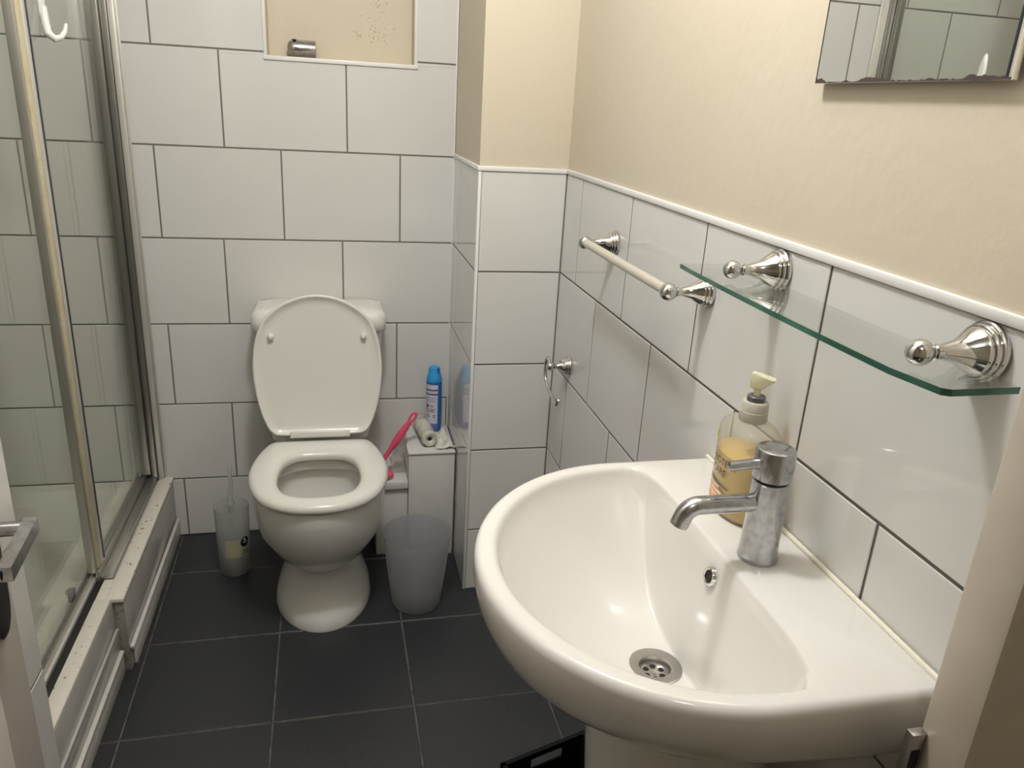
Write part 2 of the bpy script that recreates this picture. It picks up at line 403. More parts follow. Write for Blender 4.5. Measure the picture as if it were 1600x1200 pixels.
b = MB(); b.box(GX - .0215, GX - .0030, YJ - .058, YJ - .047, .232, 1.93, bev=.0012)
build(b, 'sliding_stile', 'alu', sl)
b = MB(); b.box(-.21, -.165, YP + .002, YP + .03, .2165, 1.95, bev=.0015); build(b, 'near_channel', 'alulight', sc)
b = MB(); b.box(-.213, -.165, YP + .002, -.004, 1.93, 1.965, bev=.0015); build(b, 'top_rail', 'alu', sc)
b = MB(); b.lathe([(0, .010), (.006, .011), (.012, .0095), (.016, .006), (.018, .002)], (GX - .0192, -.664, .254), (-1, 0, .0), 16); b.box(GX - .031, GX - .0195, -.677, -.652, .2335, .254, bev=.004)
build(b, 'door_guide', mat('grey_rubber', (.09, .095, .10, 1), .5), sl, label='small grey rubber guide at the bottom of the sliding pane')
b = MB(); b.tube([(GX - .02, YJ - .015, .243), (GX - .018, YJ - .035, .247), (GX - .021, YJ - .048, .240)], [.005, .008, .004], 8); b.tube([(GX + .001, YJ - .006, .240), (GX + .002, YJ - .018, .242)], [.005, .004], 8)
build(b, 'crusted_sealant', 'yellowseal', sl)

# suction hook stuck on the pane
HKY = .046
hk = thing('hook', (GX + .003, -.424, 1.43), 'white plastic hook stuck on the shower glass', 'hook')
b = MB(); b.loft([[Vector((GX + .0034 + d, -.466 + HKY + y * k, zz + z * k)) for y, z in [(cos(q * pi / 8) * .011, sin(q * pi / 8) * .05) for q in range(16)]] for d, k, zz in ((0, 1, 1.50), (.004, .96, 1.50), (.007, .8, 1.50))])
build(b, 'back_plate', 'trim', hk)
b = MB(); b.tube([(GX + x_, y_ + HKY, z_) for x_, y_, z_ in ((.008, -.466, 1.49), (.0095, -.470, 1.462), (.013, -.474, 1.440), (.024, -.470, 1.430), (.034, -.461, 1.434), (.040, -.452, 1.447), (.042, -.447, 1.461))], [.0075, .0085, .0085, .0075, .006, .0048, .0035], 12)
build(b, 'prong', 'trim', hk)

# stepped plinth in front of the tray
p1 = thing('tray_plinth', (-.13, -.31, 0), 'boxed shower plinth by the back wall with flaking white ledge', 'plinth')
b = MB(); b.box(-.150, -.113, -.632, -.004, .0, .198, bev=.002); build(b, 'front_panel', 'plinth', p1)
b = MB(); b.box(-.1505, -.110, -.640, -.003, .1985, .2105, bev=.003); b.box(-.1715, -.149, -.6405, -.556, .2045, .2125, bev=.002); build(b, 'ledge', 'ledge', p1, label='white ledge with dirty flaking paint')
b = MB(); b.box(-.1125, -.105, -.610, -.005, 0, .058, bev=.002); b.box(-.1125, -.102, -.632, -.010, .059, .069, bev=.003); build(b, 'skirting', 'moulding', p1, label='glossy white skirting strip')
b = MB(); b.box(-.1345, -.1125, -.6345, -.6325, .0, .198, bev=.0006); build(b, 'end_cap', 'capgrey', p1, label='rough grey end of the plinth')
p2 = thing('tray_plinth', (-.15, -.9, 0), 'set-back boxed shower plinth nearer the door with narrow white ledge', 'plinth')
b = MB(); b.box(-.150, -.136, YP + .004, -.6365, .0, .204, bev=.001); build(b, 'front_panel', 'plinth', p2)
b = MB(); b.box(-.1715, -.1355, YP + .004, -.642, .2045, .2155, bev=.004)
build(b, 'ledge', 'ledge', p2, label='white ledge with chipped paint')
b = MB(); b.box(-.1355, -.131, YP + .004, -.637, .066, .122, bev=.0012); b.box(-.1355, -.1285, YP + .004, -.6375, .122, .127, bev=.001)
build(b, 'panel_strip', 'plinth', p2)
b = MB(); b.box(-.1355, -.1265, YP + .004, -.6375, 0, .056, bev=.0012); b.box(-.1355, -.1225, YP + .004, -.641, .057, .066, bev=.002)
build(b, 'skirting', 'moulding', p2, label='glossy white skirting strip')

# ------------------------------------------------------------------ door with lever handle
DX = -.045
d1 = MB(); d1.box(DX - .036, DX, -1.868, -1.318, .008, 1.98, bev=.0025)
d1.box(DX - .001, DX + .006, -1.868, -1.412, .008, .70, bev=.003)
dr = struct(build(d1, 'door_1', 'door', at=(DX, -1.868, 0)), 'off-white door leaf opened against the tiled return', 'door')
ND = (1, 0, 0)
b = MB()
ov = [Vector((0, -1.3645 + .027 * (abs(cos(a)) ** .7) * (1 if cos(a) > 0 else -1), .76 + .105 * (abs(sin(a)) ** .6) * (1 if sin(a) > 0 else -1))) for a in [2 * pi * k / 28 for k in range(28)]]
c0 = Vector((0, -1.3645, .76))
b.loft([[Vector((DX + d, *(c0 + (p - c0) * k).yz)) for p in ov] for d, k in ((.0003, 1), (.004, 1), (.006, .92))])
dh = build(b, 'door_handle', 'brownplate', dr, label='dark tarnished backplate with worn chrome lever')
PZ, QZ = .822, .809
b = MB()
b.tube([(DX + .006, -1.376, PZ), (DX + .062, -1.376, PZ)], [.0095, .0095], 18)
def bar(y0, z0, y1, z1, xa, xb, h):
    return [[Vector((xa, y, z - h)), Vector((xb, y, z - h)), Vector((xb, y, z + h)), Vector((xa, y, z + h))] for y, z in ((y0, z0), (y1, z1))]
b.loft(bar(-1.367, PZ + .001, -1.462, QZ + .0005, DX + .050, DX + .066, .0095))
b.tube([(DX + .0545, -1.4575, QZ), (DX + .012, -1.4575, QZ)], [.0085, .0085], 18)
build(b, 'lever', 'satin', dh, label='worn chrome return lever')

# ------------------------------------------------------------------ toilet
TX = .342
def egg(th, hw, yf, yb, nb=3.0, nf=2.0, ym=None):
    """closed outline: x half-width hw, front yf (nearest the door), back yb; widest at ym"""
    ym = (yf + yb) / 2 + .02 if ym is None else ym
    c, s = cos(th), sin(th)
    n = nb if s > 0 else nf
    k = (abs(c) ** n + abs(s) ** n) ** (-1 / n)
    return Vector((TX + hw * c * k, ym + (yb - ym) * s * k if s > 0 else ym + (ym - yf) * s * k, 0))
NT = 64
ANG = [2 * pi * k / NT for k in range(NT)]
def ering(z, hw, yf, yb, nb=3.0, nf=2.0, ym=None):
    return [Vector((p.x, p.y, z)) for p in [egg(t, hw, yf, yb, nb, nf, ym) for t in ANG]]
to = thing('toilet', (TX, -.35, 0), 'white close-coupled toilet with its lid raised against the tiled wall', 'toilet')
b = MB()
prof = [(0, .132, -.556, -.16), (.006, .133, -.557, -.16), (.03, .127, -.548, -.16), (.06, .114, -.525, -.16), (.095, .100, -.500, -.15), (.125, .092, -.480, -.15),
        (.144, .090, -.474, -.15), (.148, .094, -.481, -.15), (.154, .105, -.502, -.15), (.170, .119, -.532, -.15), (.195, .134, -.561, -.15), (.23, .150, -.592, -.15), (.27, .161, -.614, -.15), (.315, .168, -.629, -.15), (.355, .1715, -.637, -.15), (.392, .172, -.639, -.15), (.400, .169, -.636, -.152),
        (.401, .130, -.600, -.318), (.397, .124, -.594, -.325), (.374, .124, -.594, -.325), (.370, .127, -.597, -.322), (.371, .142, -.612, -.305), (.364, .144, -.614, -.303), (.33, .132, -.60, -.305), (.29, .114, -.572, -.315), (.255, .097, -.545, -.33), (.235, .085, -.52, -.345)]
b.loft([ering(z, hw, yf, yb, 2.6 if i < 17 else 2.2, 2.0, -.42 if i > 11 else (yf + yb) / 2) for i, (z, hw, yf, yb) in enumerate(prof)])
pan = build(b, 'bowl', 'ceramic', to, smooth=60)
b = MB(); b.loft([ering(.262, .0985, -.547, -.329, 2.2, 2, -.42), ering(.2635, .0980, -.5465, -.3295, 2.2, 2, -.42)]); build(b, 'water', 'water', pan, label='murky water in the bowl')
# seat ring
def outline(pts, n=96):
    """closed symmetric outline from half points (x, y), front to back; returns points and outward normals"""
    P = [Vector(p) for p in pts] + [Vector((-p[0], p[1])) for p in pts[-2:0:-1]]
    N = len(P); dense = []
    for i in range(N):
        p0, p1, p2, p3 = P[i - 1], P[i], P[(i + 1) % N], P[(i + 2) % N]
        for q in range(12):
            t = q / 12; dense.append(.5 * ((2 * p1) + (p2 - p0) * t + (2 * p0 - 5 * p1 + 4 * p2 - p3) * t * t + (3 * p1 - p0 - 3 * p2 + p3) * t ** 3))
    L = [0]
    for i in range(len(dense)): L.append(L[-1] + (dense[(i + 1) % len(dense)] - dense[i]).length)
    out = []; j = 0
    for k in range(n):
        d = L[-1] * k / n
        while L[j + 1] < d: j += 1
        f = (d - L[j]) / (L[j + 1] - L[j]); out.append(dense[j].lerp(dense[(j + 1) % len(dense)], f))
    nr = []
    for k in range(n):
        t = out[(k + 1) % n] - out[k - 1]; nr.append(Vector((t.y, -t.x)).normalized())
    return out, nr
b = MB()
SO, SN = outline([(0, -.647), (.052, -.641), (.101, -.619), (.142, -.576), (.168, -.512), (.1775, -.445), (.174, -.385), (.163, -.330), (.149, -.286), (.136, -.261), (.118, -.251), (.06, -.250), (0, -.250)])
SI, _n = outline([(0, -.588), (.045, -.583), (.080, -.562), (.099, -.520), (.1035, -.470), (.0985, -.420), (.085, -.378), (.060, -.352), (.03, -.346), (0, -.345)])
rings = []
for (o_, i_, z) in (('o', .004, .406), ('o', 0, .411), ('o', 0, .419), ('o', .004, .4265), ('o', .012, .4305), ('o', .03, .4325), ('i', .020, .432), ('i', .008, .429), ('i', .002, .424), ('i', 0, .416), ('i', .003, .407)):
    rr = []
    for k in range(96):
        if o_ == 'o': p = SO[k] + SN[k] * i_ * (-1 if SN[k].dot(SO[k] - Vector((0, -.45))) > 0 else 1)
        else: p = SI[k] + (SO[k] - SI[k]).normalized() * i_
        rr.append(Vector((TX + p.x, p.y, z)))
    rings.append(rr)
rings.append(rings[0])
b.loft(rings, False, False)
build(b, 'seat', 'seat', to, smooth=60)
# lid, hinged up
HY, HZ = -.240, .440
TILT = radians(8.5)
def lidpt(x, l, d):
    """l: along the lid from the hinge, d: towards the room"""
    return Vector((x, HY + l * sin(TILT) - d * cos(TILT), HZ + l * cos(TILT) + d * sin(TILT)))
LO, LN = outline([(0, 0), (.07, 0), (.112, .001), (.128, .007), (.142, .024), (.1575, .065), (.169, .115), (.1750, .165), (.1755, .210), (.1695, .260), (.158, .300), (.140, .334), (.100, .3685), (.05, .391), (0, .3985)])
b = MB(); rings = []
for (k, d) in ((.03, -.012), (.010, -.010), (.002, -.004), (0, .004), (.0012, .0095), (.0035, .0115), (.0065, .0112), (.009, .009), (.014, .0045), (.021, .0015), (.032, .0)):
    rings.append([lidpt(TX + 0.0 + (LO[q] + LN[q] * k * (-1 if LN[q].dot(LO[q] - Vector((0, .2))) > 0 else 1)).x, (LO[q] + LN[q] * k * (-1 if LN[q].dot(LO[q] - Vector((0, .2))) > 0 else 1)).y, d) for q in range(96)])
b.loft(rings)
ld = build(b, 'lid', 'seat', to, smooth=50)
for sx in (-1, 1):
    b = MB(); o = lidpt(TX + sx * .125, .283, 0); nrm = lidpt(0, 0, 1) - lidpt(0, 0, 0)
    b.lathe([(-.002, .0088), (.008, .0084), (.015, .0074), (.0185, .005), (.0195, .001)], o, nrm, 18)
    build(b, 'buffer', 'seat', ld, label='small rubber lid buffer')
b = MB(); b.box(TX - .083, TX + .083, -.252, -.241, .4335, .4545, bev=.004, seg=3); build(b, 'hinge', 'seat', to)
b = MB()
def crect(z, x0, x1, y0, y1, r): return rrect(x0, x1, y0, y1, z, r)
b.loft([crect(.400, .205, .480, -.19, -.02, .03), crect(.43, .195, .490, -.172, -.012, .03), crect(.60, .182, .512, -.170, -.010, .03), crect(.728, .172, .523, -.168, -.008, .03)])
build(b, 'cistern', 'ceramic', to, smooth=50)
b = MB()
b.loft([crect(.724, .166, .529, -.176, -.006, .03), crect(.728, .161, .534, -.181, -.005, .033), crect(.752, .161, .534, -.181, -.005, .033), crect(.770, .165, .530, -.177, -.006, .032), crect(.780, .176, .519, -.166, -.012, .03), crect(.783, .20, .495, -.145, -.03, .03)])
build(b, 'cistern_lid', 'ceramic', to, smooth=60)
b = MB(); b.lathe([(0, .018), (.003, .018), (.005, .015), (.006, .001)], (.347, -.09, .783), (0, 0, 1), 24); build(b, 'flush_button', 'chrome', to)
b = MB(); b.lathe([(0, .050), (.06, .050)], (TX + .0, -.155, .19), (0, 1, 0), 24); build(b, 'waste_pipe', 'boxwhite', to)

# ------------------------------------------------------------------ pipe boxings beside the toilet
bt = MB(); bt.box(.5975, .7365, -.212, -.002, 0, .350, bev=.0015); bt.box(.5945, .7375, -.2165, -.002, .3505, .3565, bev=.002)
tag(build(bt, 'pipe_boxing', 'boxwhite', at=(.667, -.1, 0)), 'tall white pipe boxing in the corner under the blue can', 'boxing')
bl = MB(); bl.box(.50, .5965, -.192, -.002, .0, .232, bev=.0015); bl.box(.487, .5965, -.205, -.002, .233, .256, bev=.002)
tag(build(bl, 'pipe_boxing', 'boxwhite', at=(.545, -.1, 0)), 'low white pipe boxing with shelf top behind the toilet', 'boxing')

# spray can
CX, CY, CZ = .690, -.042, .3567
can = thing('spray_can', (CX, CY, CZ), 'blue air freshener spray can on the tall white boxing', 'spray can')
b = MB(); b.lathe([(0, .0225), (.002, .0245), (.163, .0245), (.167, .0240)], (CX, CY, CZ), n=32); cb = build(b, 'can_body', 'blue', can)
b = MB(); b.lathe([(.1675, .0243), (.172, .0243), (.187, .0215), (.19, .0195), (.206, .0185), (.212, .0165), (.2145, .012), (.2155, .001)], (CX, CY, CZ), n=32)
cc = build(b, 'cap', 'bluecap', can, label='bright blue cap')
b = MB(); b.box(CX + .006, CX + .0135, CY - .0178, CY - .010, CZ + .196, CZ + .214, bev=.002); build(b, 'nozzle', 'blue', cc)
def wrap(mb, a0, a1, z0, z1, r, n=14, mi=0):
    vs = []
    for k in range(n + 1):
        a = a0 + (a1 - a0) * k / n
        for z in (z0, z1): vs.append((CX + r * cos(a), CY + r * sin(a), CZ + z))
    mb.add(vs, [(2 * k, 2 * k + 2, 2 * k + 3, 2 * k + 1) for k in range(n)], mi)
b = MB(); A0, A1 = radians(190), radians(293)
wrap(b, A0, A1, .004, .160, .02475)
lb = build(b, 'front_label', 'canlabel', can, recalc=False, label='pale lilac label')
b = MB(); wrap(b, A0, A1, .1405, .1445, .0249); wrap(b, A0, A1, .1265, .1305, .0249); build(b, 'navy_stripes', 'navy', lb, recalc=False)
b = MB(); wrap(b, A0, A1, .004, .030, .0249); build(b, 'lilac_band', 'lilac', lb, recalc=False)
b = MB()
for (a, c, z0, z1) in ((205, 222, .083, .094), (205, 222, .086, .090)): wrap(b, radians(a), radians(c), z0, z1, .0250, 6)
for z in (.116, .110, .104): wrap(b, radians(205), radians(262 + random.uniform(-8, 12)), z, z + .0018, .0249, 8, 1)
for z, (a, c) in ((.087, (232, 262)), (.076, (208, 226)), (.0755, (232, 272)), (.069, (210, 268)), (.052, (215, 235)), (.050, (258, 275)), (.056, (258, 275)), (.058, (212, 230))): wrap(b, radians(a), radians(c), z, z + .004, .0249, 8, 1)
build(b, 'small_print', ['navy', 'greyprint'], lb, recalc=False)

# bin-bag roll
ro = thing('bin_bag_roll', (.655, -.10, .38), 'translucent roll of bin bags on the tall white boxing', 'bag roll')
b = MB(); ax = Vector((.10, -1, 0)).normalized()
rr = []
for k in range(13):
    d = k * .152 / 12
    rr.append((d, .0238 + .0012 * sin(k * 1.9) + (.0006 if k % 2 else 0)))
o = Vector((.649, -.028, .3830))
b.lathe([(0, .006)] + rr + [(.153, .0215), (.153, .012), (.150, .009), (.147, .0065)], o, ax, 28, True, False)
b.lathe([(.147, .0065), (.1465, .0001)], o, ax, 28, False, True, mi=1)
build(b, 'roll', ['rollbag', 'dark'], ro, smooth=50)
b = MB(); rows = []
for i in range(9):
    row = []
    for j in range(8):
        u, v = i / 8, j / 7
        a = radians(200 + 70 * v)
        r = .0255 + .006 * v + .004 * noise.noise(Vector((u * 6, v * 5, 2)))
        row.append(o + ax * (.01 + .135 * u) + Vector((cos(a) * r, 0, max(sin(a) * r, -.0255))))
    rows.append(row)
b.loft(rows, False, False, closed=False); build(b, 'loose_film', 'bag', ro, recalc=False, smooth=30)
def crumple(name, cx, cy, z0, sx, sy, h, seed, n=12, rot=0):
    mb = MB(); rows = []
    for i in range(n):
        row = []
        for j in range(n):
            u, v = i / (n - 1) - .5, j / (n - 1) - .5
            q = noise.noise(Vector((u * 4 + seed, v * 4, seed))); q2 = noise.noise(Vector((u * 9 + seed, v * 9, 3 + seed)))
            e = 1 - 2 * max(abs(u), abs(v))
            z = z0 + max(0, h * (.35 + q * .9 + q2 * .5) * min(1, .35 + e * 2.2))
            x = u * sx * (1 + .3 * q); y = v * sy * (1 + .3 * q2)
            row.append(Vector((cx + x * cos(rot) - y * sin(rot), cy + x * sin(rot) + y * cos(rot), z)))
        rows.append(row)
    mb.loft(rows, False, False, closed=False); return mb
tag(build(crumple('w', .702, -.135, .3575, .060, .13, .030, 3.3, rot=.2), 'crumpled_wrapper', 'paper', at=(.702, -.135, .3575), recalc=False, smooth=18), 'crumpled white wrapper beside the bag roll', 'wrapper')

# pink brush leaning on the boxing
pb = thing('cleaning_brush', (.52, -.14, .257), 'pink cleaning brush leaning between the toilet and tall boxing', 'brush')
P0 = Vector((.500, -.155, .272)); P1 = Vector((.6235, -.160, .467)); dv = P1 - P0
b = MB(); path = []; rad = []
for k in range(15):
    t = k / 14; path.append(P0 + dv * t)
    rad.append(.0075 + .0045 * max(0, sin(pi * min(1, max(0, (t - .35) / .5)))) - .0015 * max(0, t - .85) * 6)
path = path[:13]; rad = rad[:13]
b.tube(path, rad, 12)
e = dv.normalized(); side = e.cross(Vector((0, 1, 0))).normalized()
loop = [P0 + dv * .845 + e * .015 * (1 - cos(a)) * 1.05 + side * .0075 * sin(a) for a in [2 * pi * k / 16 for k in range(17)]]
b.tube(loop, .0042, 8)
for k in range(4):
    c = P0 + dv * (.50 + .05 * k); b.tube([c - e * .002, c + e * .002], [.0130, .0130], 12)
build(b, 'handle', 'pink', pb)
b = MB(); b.loft([[Vector((.505 + .050 * k * cos(a), -.1745 + .030 * k * sin(a), z)) for a in [2 * pi * q / 28 for q in range(28)]] for k, z in ((.88, .2665), (1, .269), (1, .276), (.85, .281), (.3, .283))])
build(b, 'head', 'pink', pb)
b = MB()
for i in range(9):
    for j in range(5):
        x, y = .505 + (i - 4) * .0095, -.1745 + (j - 2) * .0095
        if ((x - .505) / .046) ** 2 + ((y + .1745) / .027) ** 2 < 1: b.box(x - .0028, x + .0028, y - .0028, y + .0028, .2572, .2668)
o_ = build(b, 'bristles', 'brushwhite', pb, smooth=0); o_['kind'] = 'stuff'
mb = MB(); rows = []
for i in range(8):
    row = []
    for j in range(8):
        u, v = i / 7, j / 7
        q = noise.noise(Vector((u * 4, v * 4, 9.1)))
        base = P0 + dv * (.25 + .42 * u); drop = (base.z - .262) * v
        row.append(Vector((base.x + .012 + .012 * v + .008 * q * v, base.y + .012 + .014 * q, base.z - .010 - drop * .88)))
    rows.append(row)
mb.loft(rows, False, False, closed=False)
tag(build(mb, 'plastic_bag', 'bag', at=(.55, -.14, .26), recalc=False, smooth=25), 'crumpled clear plastic bag under the pink brush handle', 'bag')

# ------------------------------------------------------------------ toilet brush in frosted holder
BX, BY = .0835, -.2185
ho = thing('toilet_brush_holder', (BX, BY, .0005), 'frosted plastic toilet brush holder left of the toilet', 'brush holder')
b = MB(); b.lathe([(.0, .0415), (.002, .0435), (.10, .0462), (.214, .0490), (.216, .0485), (.214, .0473), (.10, .0446), (.006, .0420), (.0045, .001)], (BX, BY, .0005), n=40, cap1=False)
build(b, 'cup', 'frost2', ho, smooth=50)
def cyl_patch(mb, a0, a1, z0, z1, mi=0, n=12, off=.0006):
    vs = []
    for k in range(n + 1):
        a = a0 + (a1 - a0) * k / n
        for z in (z0, z1):
            r = .0435 + (.0055) * z / .214 + off; vs.append((BX + r * cos(a), BY + r * sin(a), z))
    mb.add(vs, [(2 * k, 2 * k + 2, 2 * k + 3, 2 * k + 1) for k in range(n)], mi)
b = MB(); cyl_patch(b, radians(248), radians(322), .066, .124); lb = build(b, 'sticker', 'labelgreen', ho, recalc=False, label='pale green printed sticker')
b = MB()
def cyl_disc(mb, a, z, rw, rh, off, mi=0, n=20):
    vs = []
    for k in range(n):
        t = 2 * pi * k / n; zz = z + rh * sin(t); r = .0435 + .0055 * zz / .214 + off; aa = a + rw * cos(t) / .046
        vs.append((BX + r * cos(aa), BY + r * sin(aa), zz))
    mb.add(vs, [tuple(range(n))], mi)
cyl_disc(b, radians(318), .112, .0135, .0165, .0012)
cyl_disc(b, radians(318), .112, .0075, .0045, .0016, 1)
build(b, 'emblem', ['black', 'greyprint'], lb, recalc=False, smooth=0, label='dark round emblem')
b = MB()
for z in (.078, .072, .084): cyl_patch(b, radians(300 + random.uniform(0, 8)), radians(335), z, z + .0022, n=6, off=.0012)
build(b, 'small_print', 'print', lb, recalc=False)
br = thing('toilet_brush', (BX, BY, .008), 'white toilet brush handle standing in the frosted holder', 'toilet brush')
b = MB(); b.tube([(BX, BY, .09), (BX + .001, BY, .205), (BX, BY, .222), (BX - .001, BY, .232), (BX + .003, BY + .001, .29), (BX + .003, BY + .001, .332), (BX + .003, BY + .001, .340), (BX + .003, BY + .001, .344)], [.006, .006, .012, .008, .006, .0065, .0052, .002], 14); build(b, 'handle', 'frost2', br)
b = MB(); b.lathe([(.008, .016), (.015, .026), (.06, .029), (.085, .024), (.09, .008)], (BX, BY, .004), n=24); build(b, 'bristle_head', 'brushwhite', br)

# ------------------------------------------------------------------ waste bin
WX, WY = .600, -.448
wn = thing('waste_bin', (WX, WY, .0005), 'frosted grey plastic waste bin right of the toilet', 'bin')
b = MB(); b.lathe([(.0, .066), (.003, .0685), (.11, .0815), (.226, .0945), (.228, .0938), (.226, .0925), (.11, .0797), (.006, .067), (.0045, .001)], (WX, WY, .0005), n=56, cap1=False)
build(b, 'bucket', 'frost', wn, smooth=50)

# ------------------------------------------------------------------ basin and pedestal
BCX, BCY = .80, -1.581
WALL = XR - .0018
def out_r(th, ax, ay, back):
    """D outline about (BCX, BCY); th=0 points to the wall (+x)"""
    c, s = cos(th), sin(th)
    if c <= 0: r = 1 / math.sqrt((c / ax) ** 2 + (s / ay) ** 2)
    else: r = min(ay / max(abs(s), 1e-9), back / max(c, 1e-9))
    return Vector((BCX + r * c, BCY + r * s))
angs = set(2 * pi * k / 120 for k in range(120))
for (ay, bk) in ((.263, WALL - BCX), (.235, .048)):
    a = atan2(ay, bk); angs |= {a, 2 * pi - a, a - .025, a + .025, 2 * pi - a - .025, 2 * pi - a + .025}
angs = sorted(angs)
def corner_soft(th, ax, ay, back, rc):
    # soften the two back corners by averaging
    k = [out_r(th + d, ax, ay, back) for d in (-rc, -rc / 2, 0, rc / 2, rc)]
    return sum(k, Vector((0, 0))) / 5
OUT = [out_r(t, .252, .263, WALL - BCX) for t in angs]
INN = [corner_soft(t, .223, .235, .048, .10) for t in angs]
ba = thing('wash_basin', (BCX, BCY, .64), 'white semi-circular wash basin fixed to the right wall', 'basin')
ZT = .850
rings = []
for sx, sy, z in ((.30, .28, .652), (.45, .40, .660), (.60, .52, .688), (.74, .64, .706), (.85, .76, .729), (.925, .855, .752), (.966, .925, .773), (.99, .968, .797), (1.0, .994, .819), (1.0, 1.0, .8385)):
    rings.append([Vector((WALL - (WALL - p.x) * sx, BCY + (p.y - BCY) * sy, z - .016 * max(0, min(1, (WALL - (WALL - p.x) * sx - .74) / .18)) * max(0, min(1, (.82 - z) / .06)) * (1 if sx > .5 else 0))) for p in OUT])
for side, dd_, z in ((0, .0012, .8435), (0, .0034, .8472), (0, .0065, .8495), (0, .0095, .8503), (1, .0085, .8505), (1, .0045, .8492), (1, .0015, .8458), (1, 0, .841)):
    rr = []
    for p, q in zip(OUT, INN):
        e_ = (q - p).normalized(); v = p + e_ * dd_ if side == 0 else q - e_ * dd_
        rr.append(Vector((v.x, v.y, max(z, .8485) if side == 0 and p.x > WALL - .002 else z)))
    rings.append(rr)
WSX, WSY, WSZ = .786, -1.584, .684
XBK = BCX + .047
def bowl_z(x, y):
    q = hypot((x - BCX) / .225, (y - BCY) / .237)
    zb = .841 - .158 * (1 - min(1, q) ** 2.3)
    zk = .841 - (XBK - x) / (.17 + .25 * abs(y - BCY))
    zk = min(zk, .841)
    k = .006; h = max(0, min(1, .5 + .5 * (zk - zb) / k))
    z = zb * (1 - h) + zk * h + k * h * (1 - h)
    return min(z, .8415)
for i in range(1, 41):
    s = 1 - (i / 40) * .999
    rr = []
    for q in INN:
        c = Vector((WSX, WSY)); v = c + (q - c) * s; d = (q - c).length * s
        r0 = .034
        if d < r0 or i == 40: v = c + (q - c).normalized() * max(r0 * (1 if i < 40 else .98), 0.0)
        rr.append(Vector((v.x, v.y, bowl_z(v.x, v.y))))
    rings.append(rr)
b = MB(); b.loft(rings, True, False)
build(b, 'bowl', 'basin', ba, smooth=80)
b = MB(); b.lathe([(-.004, .0355), (.0012, .0345), (.0018, .033), (.0008, .021), (-.001, .0195), (-.009, .0185), (-.0095, .001)], (WSX, WSY, WSZ + .001), (0, 0, 1), 40, cap0=False)
ws = build(b, 'waste', 'steel', ba, label='stainless steel waste')
b = MB()
for k in range(6):
    a = pi / 3 * k + .3; b.lathe([(0, .0042), (.0004, .0042)], (WSX + .0115 * cos(a), WSY + .0115 * sin(a), WSZ - .0085), (0, 0, 1), 14)
build(b, 'holes', 'dark', ws)
b = MB(); b.lathe([(0, .0045), (.0015, .004), (.002, .001)], (WSX, WSY, WSZ - .0085), (0, 0, 1), 14); build(b, 'screw', 'chrome', ws)
OFX, OFY, OFZ = .8405, -1.588, .8185
b = MB(); on = Vector((-.97, 0, .22)); b.lathe([(-.004, .0125), (.001, .0125), (.0025, .0115), (.003, .0098), (.002, .0082), (-.004, .0078)], (OFX, OFY, OFZ), on, 28, False, False)
of = build(b, 'overflow', 'chrome', ba, label='chrome overflow ring')
b = MB(); b.lathe([(-.0005, .0084), (.0005, .0083), (.0006, .0001)], (OFX, OFY, OFZ), on, 20); build(b, 'overflow_hole', 'dark', of)
b = MB(); b.tube([(XR - .0045, BCY + .262 - .524 * k / 20, .8515) for k in range(21)], .0032, 8); build(b, 'silicone_bead', 'creamseal', ba, label='cream silicone bead along the wall')
pe = MB()
def pring(z, rx, ry, cx=.835, back=.115):
    return [Vector((cx + (rx if cos(a) < 0 else min(rx, back)) * cos(a), BCY + ry * sin(a), z)) for a in [2 * pi * k / 40 for k in range(40)]]
pe.loft([pring(0, .115, .105), pring(.02, .115, .105), pring(.06, .105, .095), pring(.3, .108, .098), pring(.55, .125, .118), pring(.6395, .128, .118)])
tag(build(pe, 'basin_pedestal', 'ceramic', at=(.835, BCY, 0)), 'white ceramic pedestal column under the wash basin', 'pedestal')

# tap
TPX, TPY, TPZ = .8925, -1.600, .8505
tp = thing('basin_tap', (TPX, TPY, TPZ), 'worn chrome mixer tap on the basin ledge', 'tap')
b = MB(); b.lathe([(0, .0238), (.003, .0245), (.006, .0236), (.02, .0228), (.098, .0215), (.103, .0215), (.1045, .020)], (TPX, TPY, TPZ), n=40); tb = build(b, 'body', 'satin', tp)
b = MB(); b.lathe([(.1045, .0195), (.108, .0195)], (TPX, TPY, TPZ), n=32); build(b, 'gap_ring', 'dark', tb)
b = MB(); b.lathe([(.108, .0215), (.1095, .0232), (.142, .0232), (.1455, .0222), (.147, .0195), (.1472, .001)], (TPX, TPY, TPZ), n=40); cp = build(b, 'cap', 'satin', tp)
b = MB(); b.tube([(TPX - .018, TPY - .002, TPZ + .128), (TPX - .030, TPY - .002, TPZ + .1285), (TPX - .052, TPY - .003, TPZ + .1272), (TPX - .0595, TPY - .003, TPZ + .1268), (TPX - .0605, TPY - .003, TPZ + .1268)], [.0062, .0062, .0062, .0062, .0045], 16); build(b, 'lever', 'satin', cp)
b = MB(); pth = [(TPX - .012, TPY, TPZ + .076)]; pth += [(TPX - .03 - .0115 * k, TPY, TPZ + .0765) for k in range(6)]
pth += [(TPX - .0875 - .020 * sin(a), TPY, TPZ + .0765 - .020 * (1 - cos(a))) for a in [radians(q) for q in (12, 24, 36, 48, 60, 68)]]
l = Vector(pth[-1]); pth.append(tuple(l + Vector((-.0045, 0, -.012))))
b.tube(pth, .0112, 20); so = build(b, 'spout', 'satin', tp, smooth=50)
l = Vector(pth[-1]); b = MB(); b.lathe([(0, .0112), (.001, .0095), (-.003, .0085)], l, Vector((-.0045, 0, -.012)), 20, False, True); build(b, 'aerator', 'dark', so)

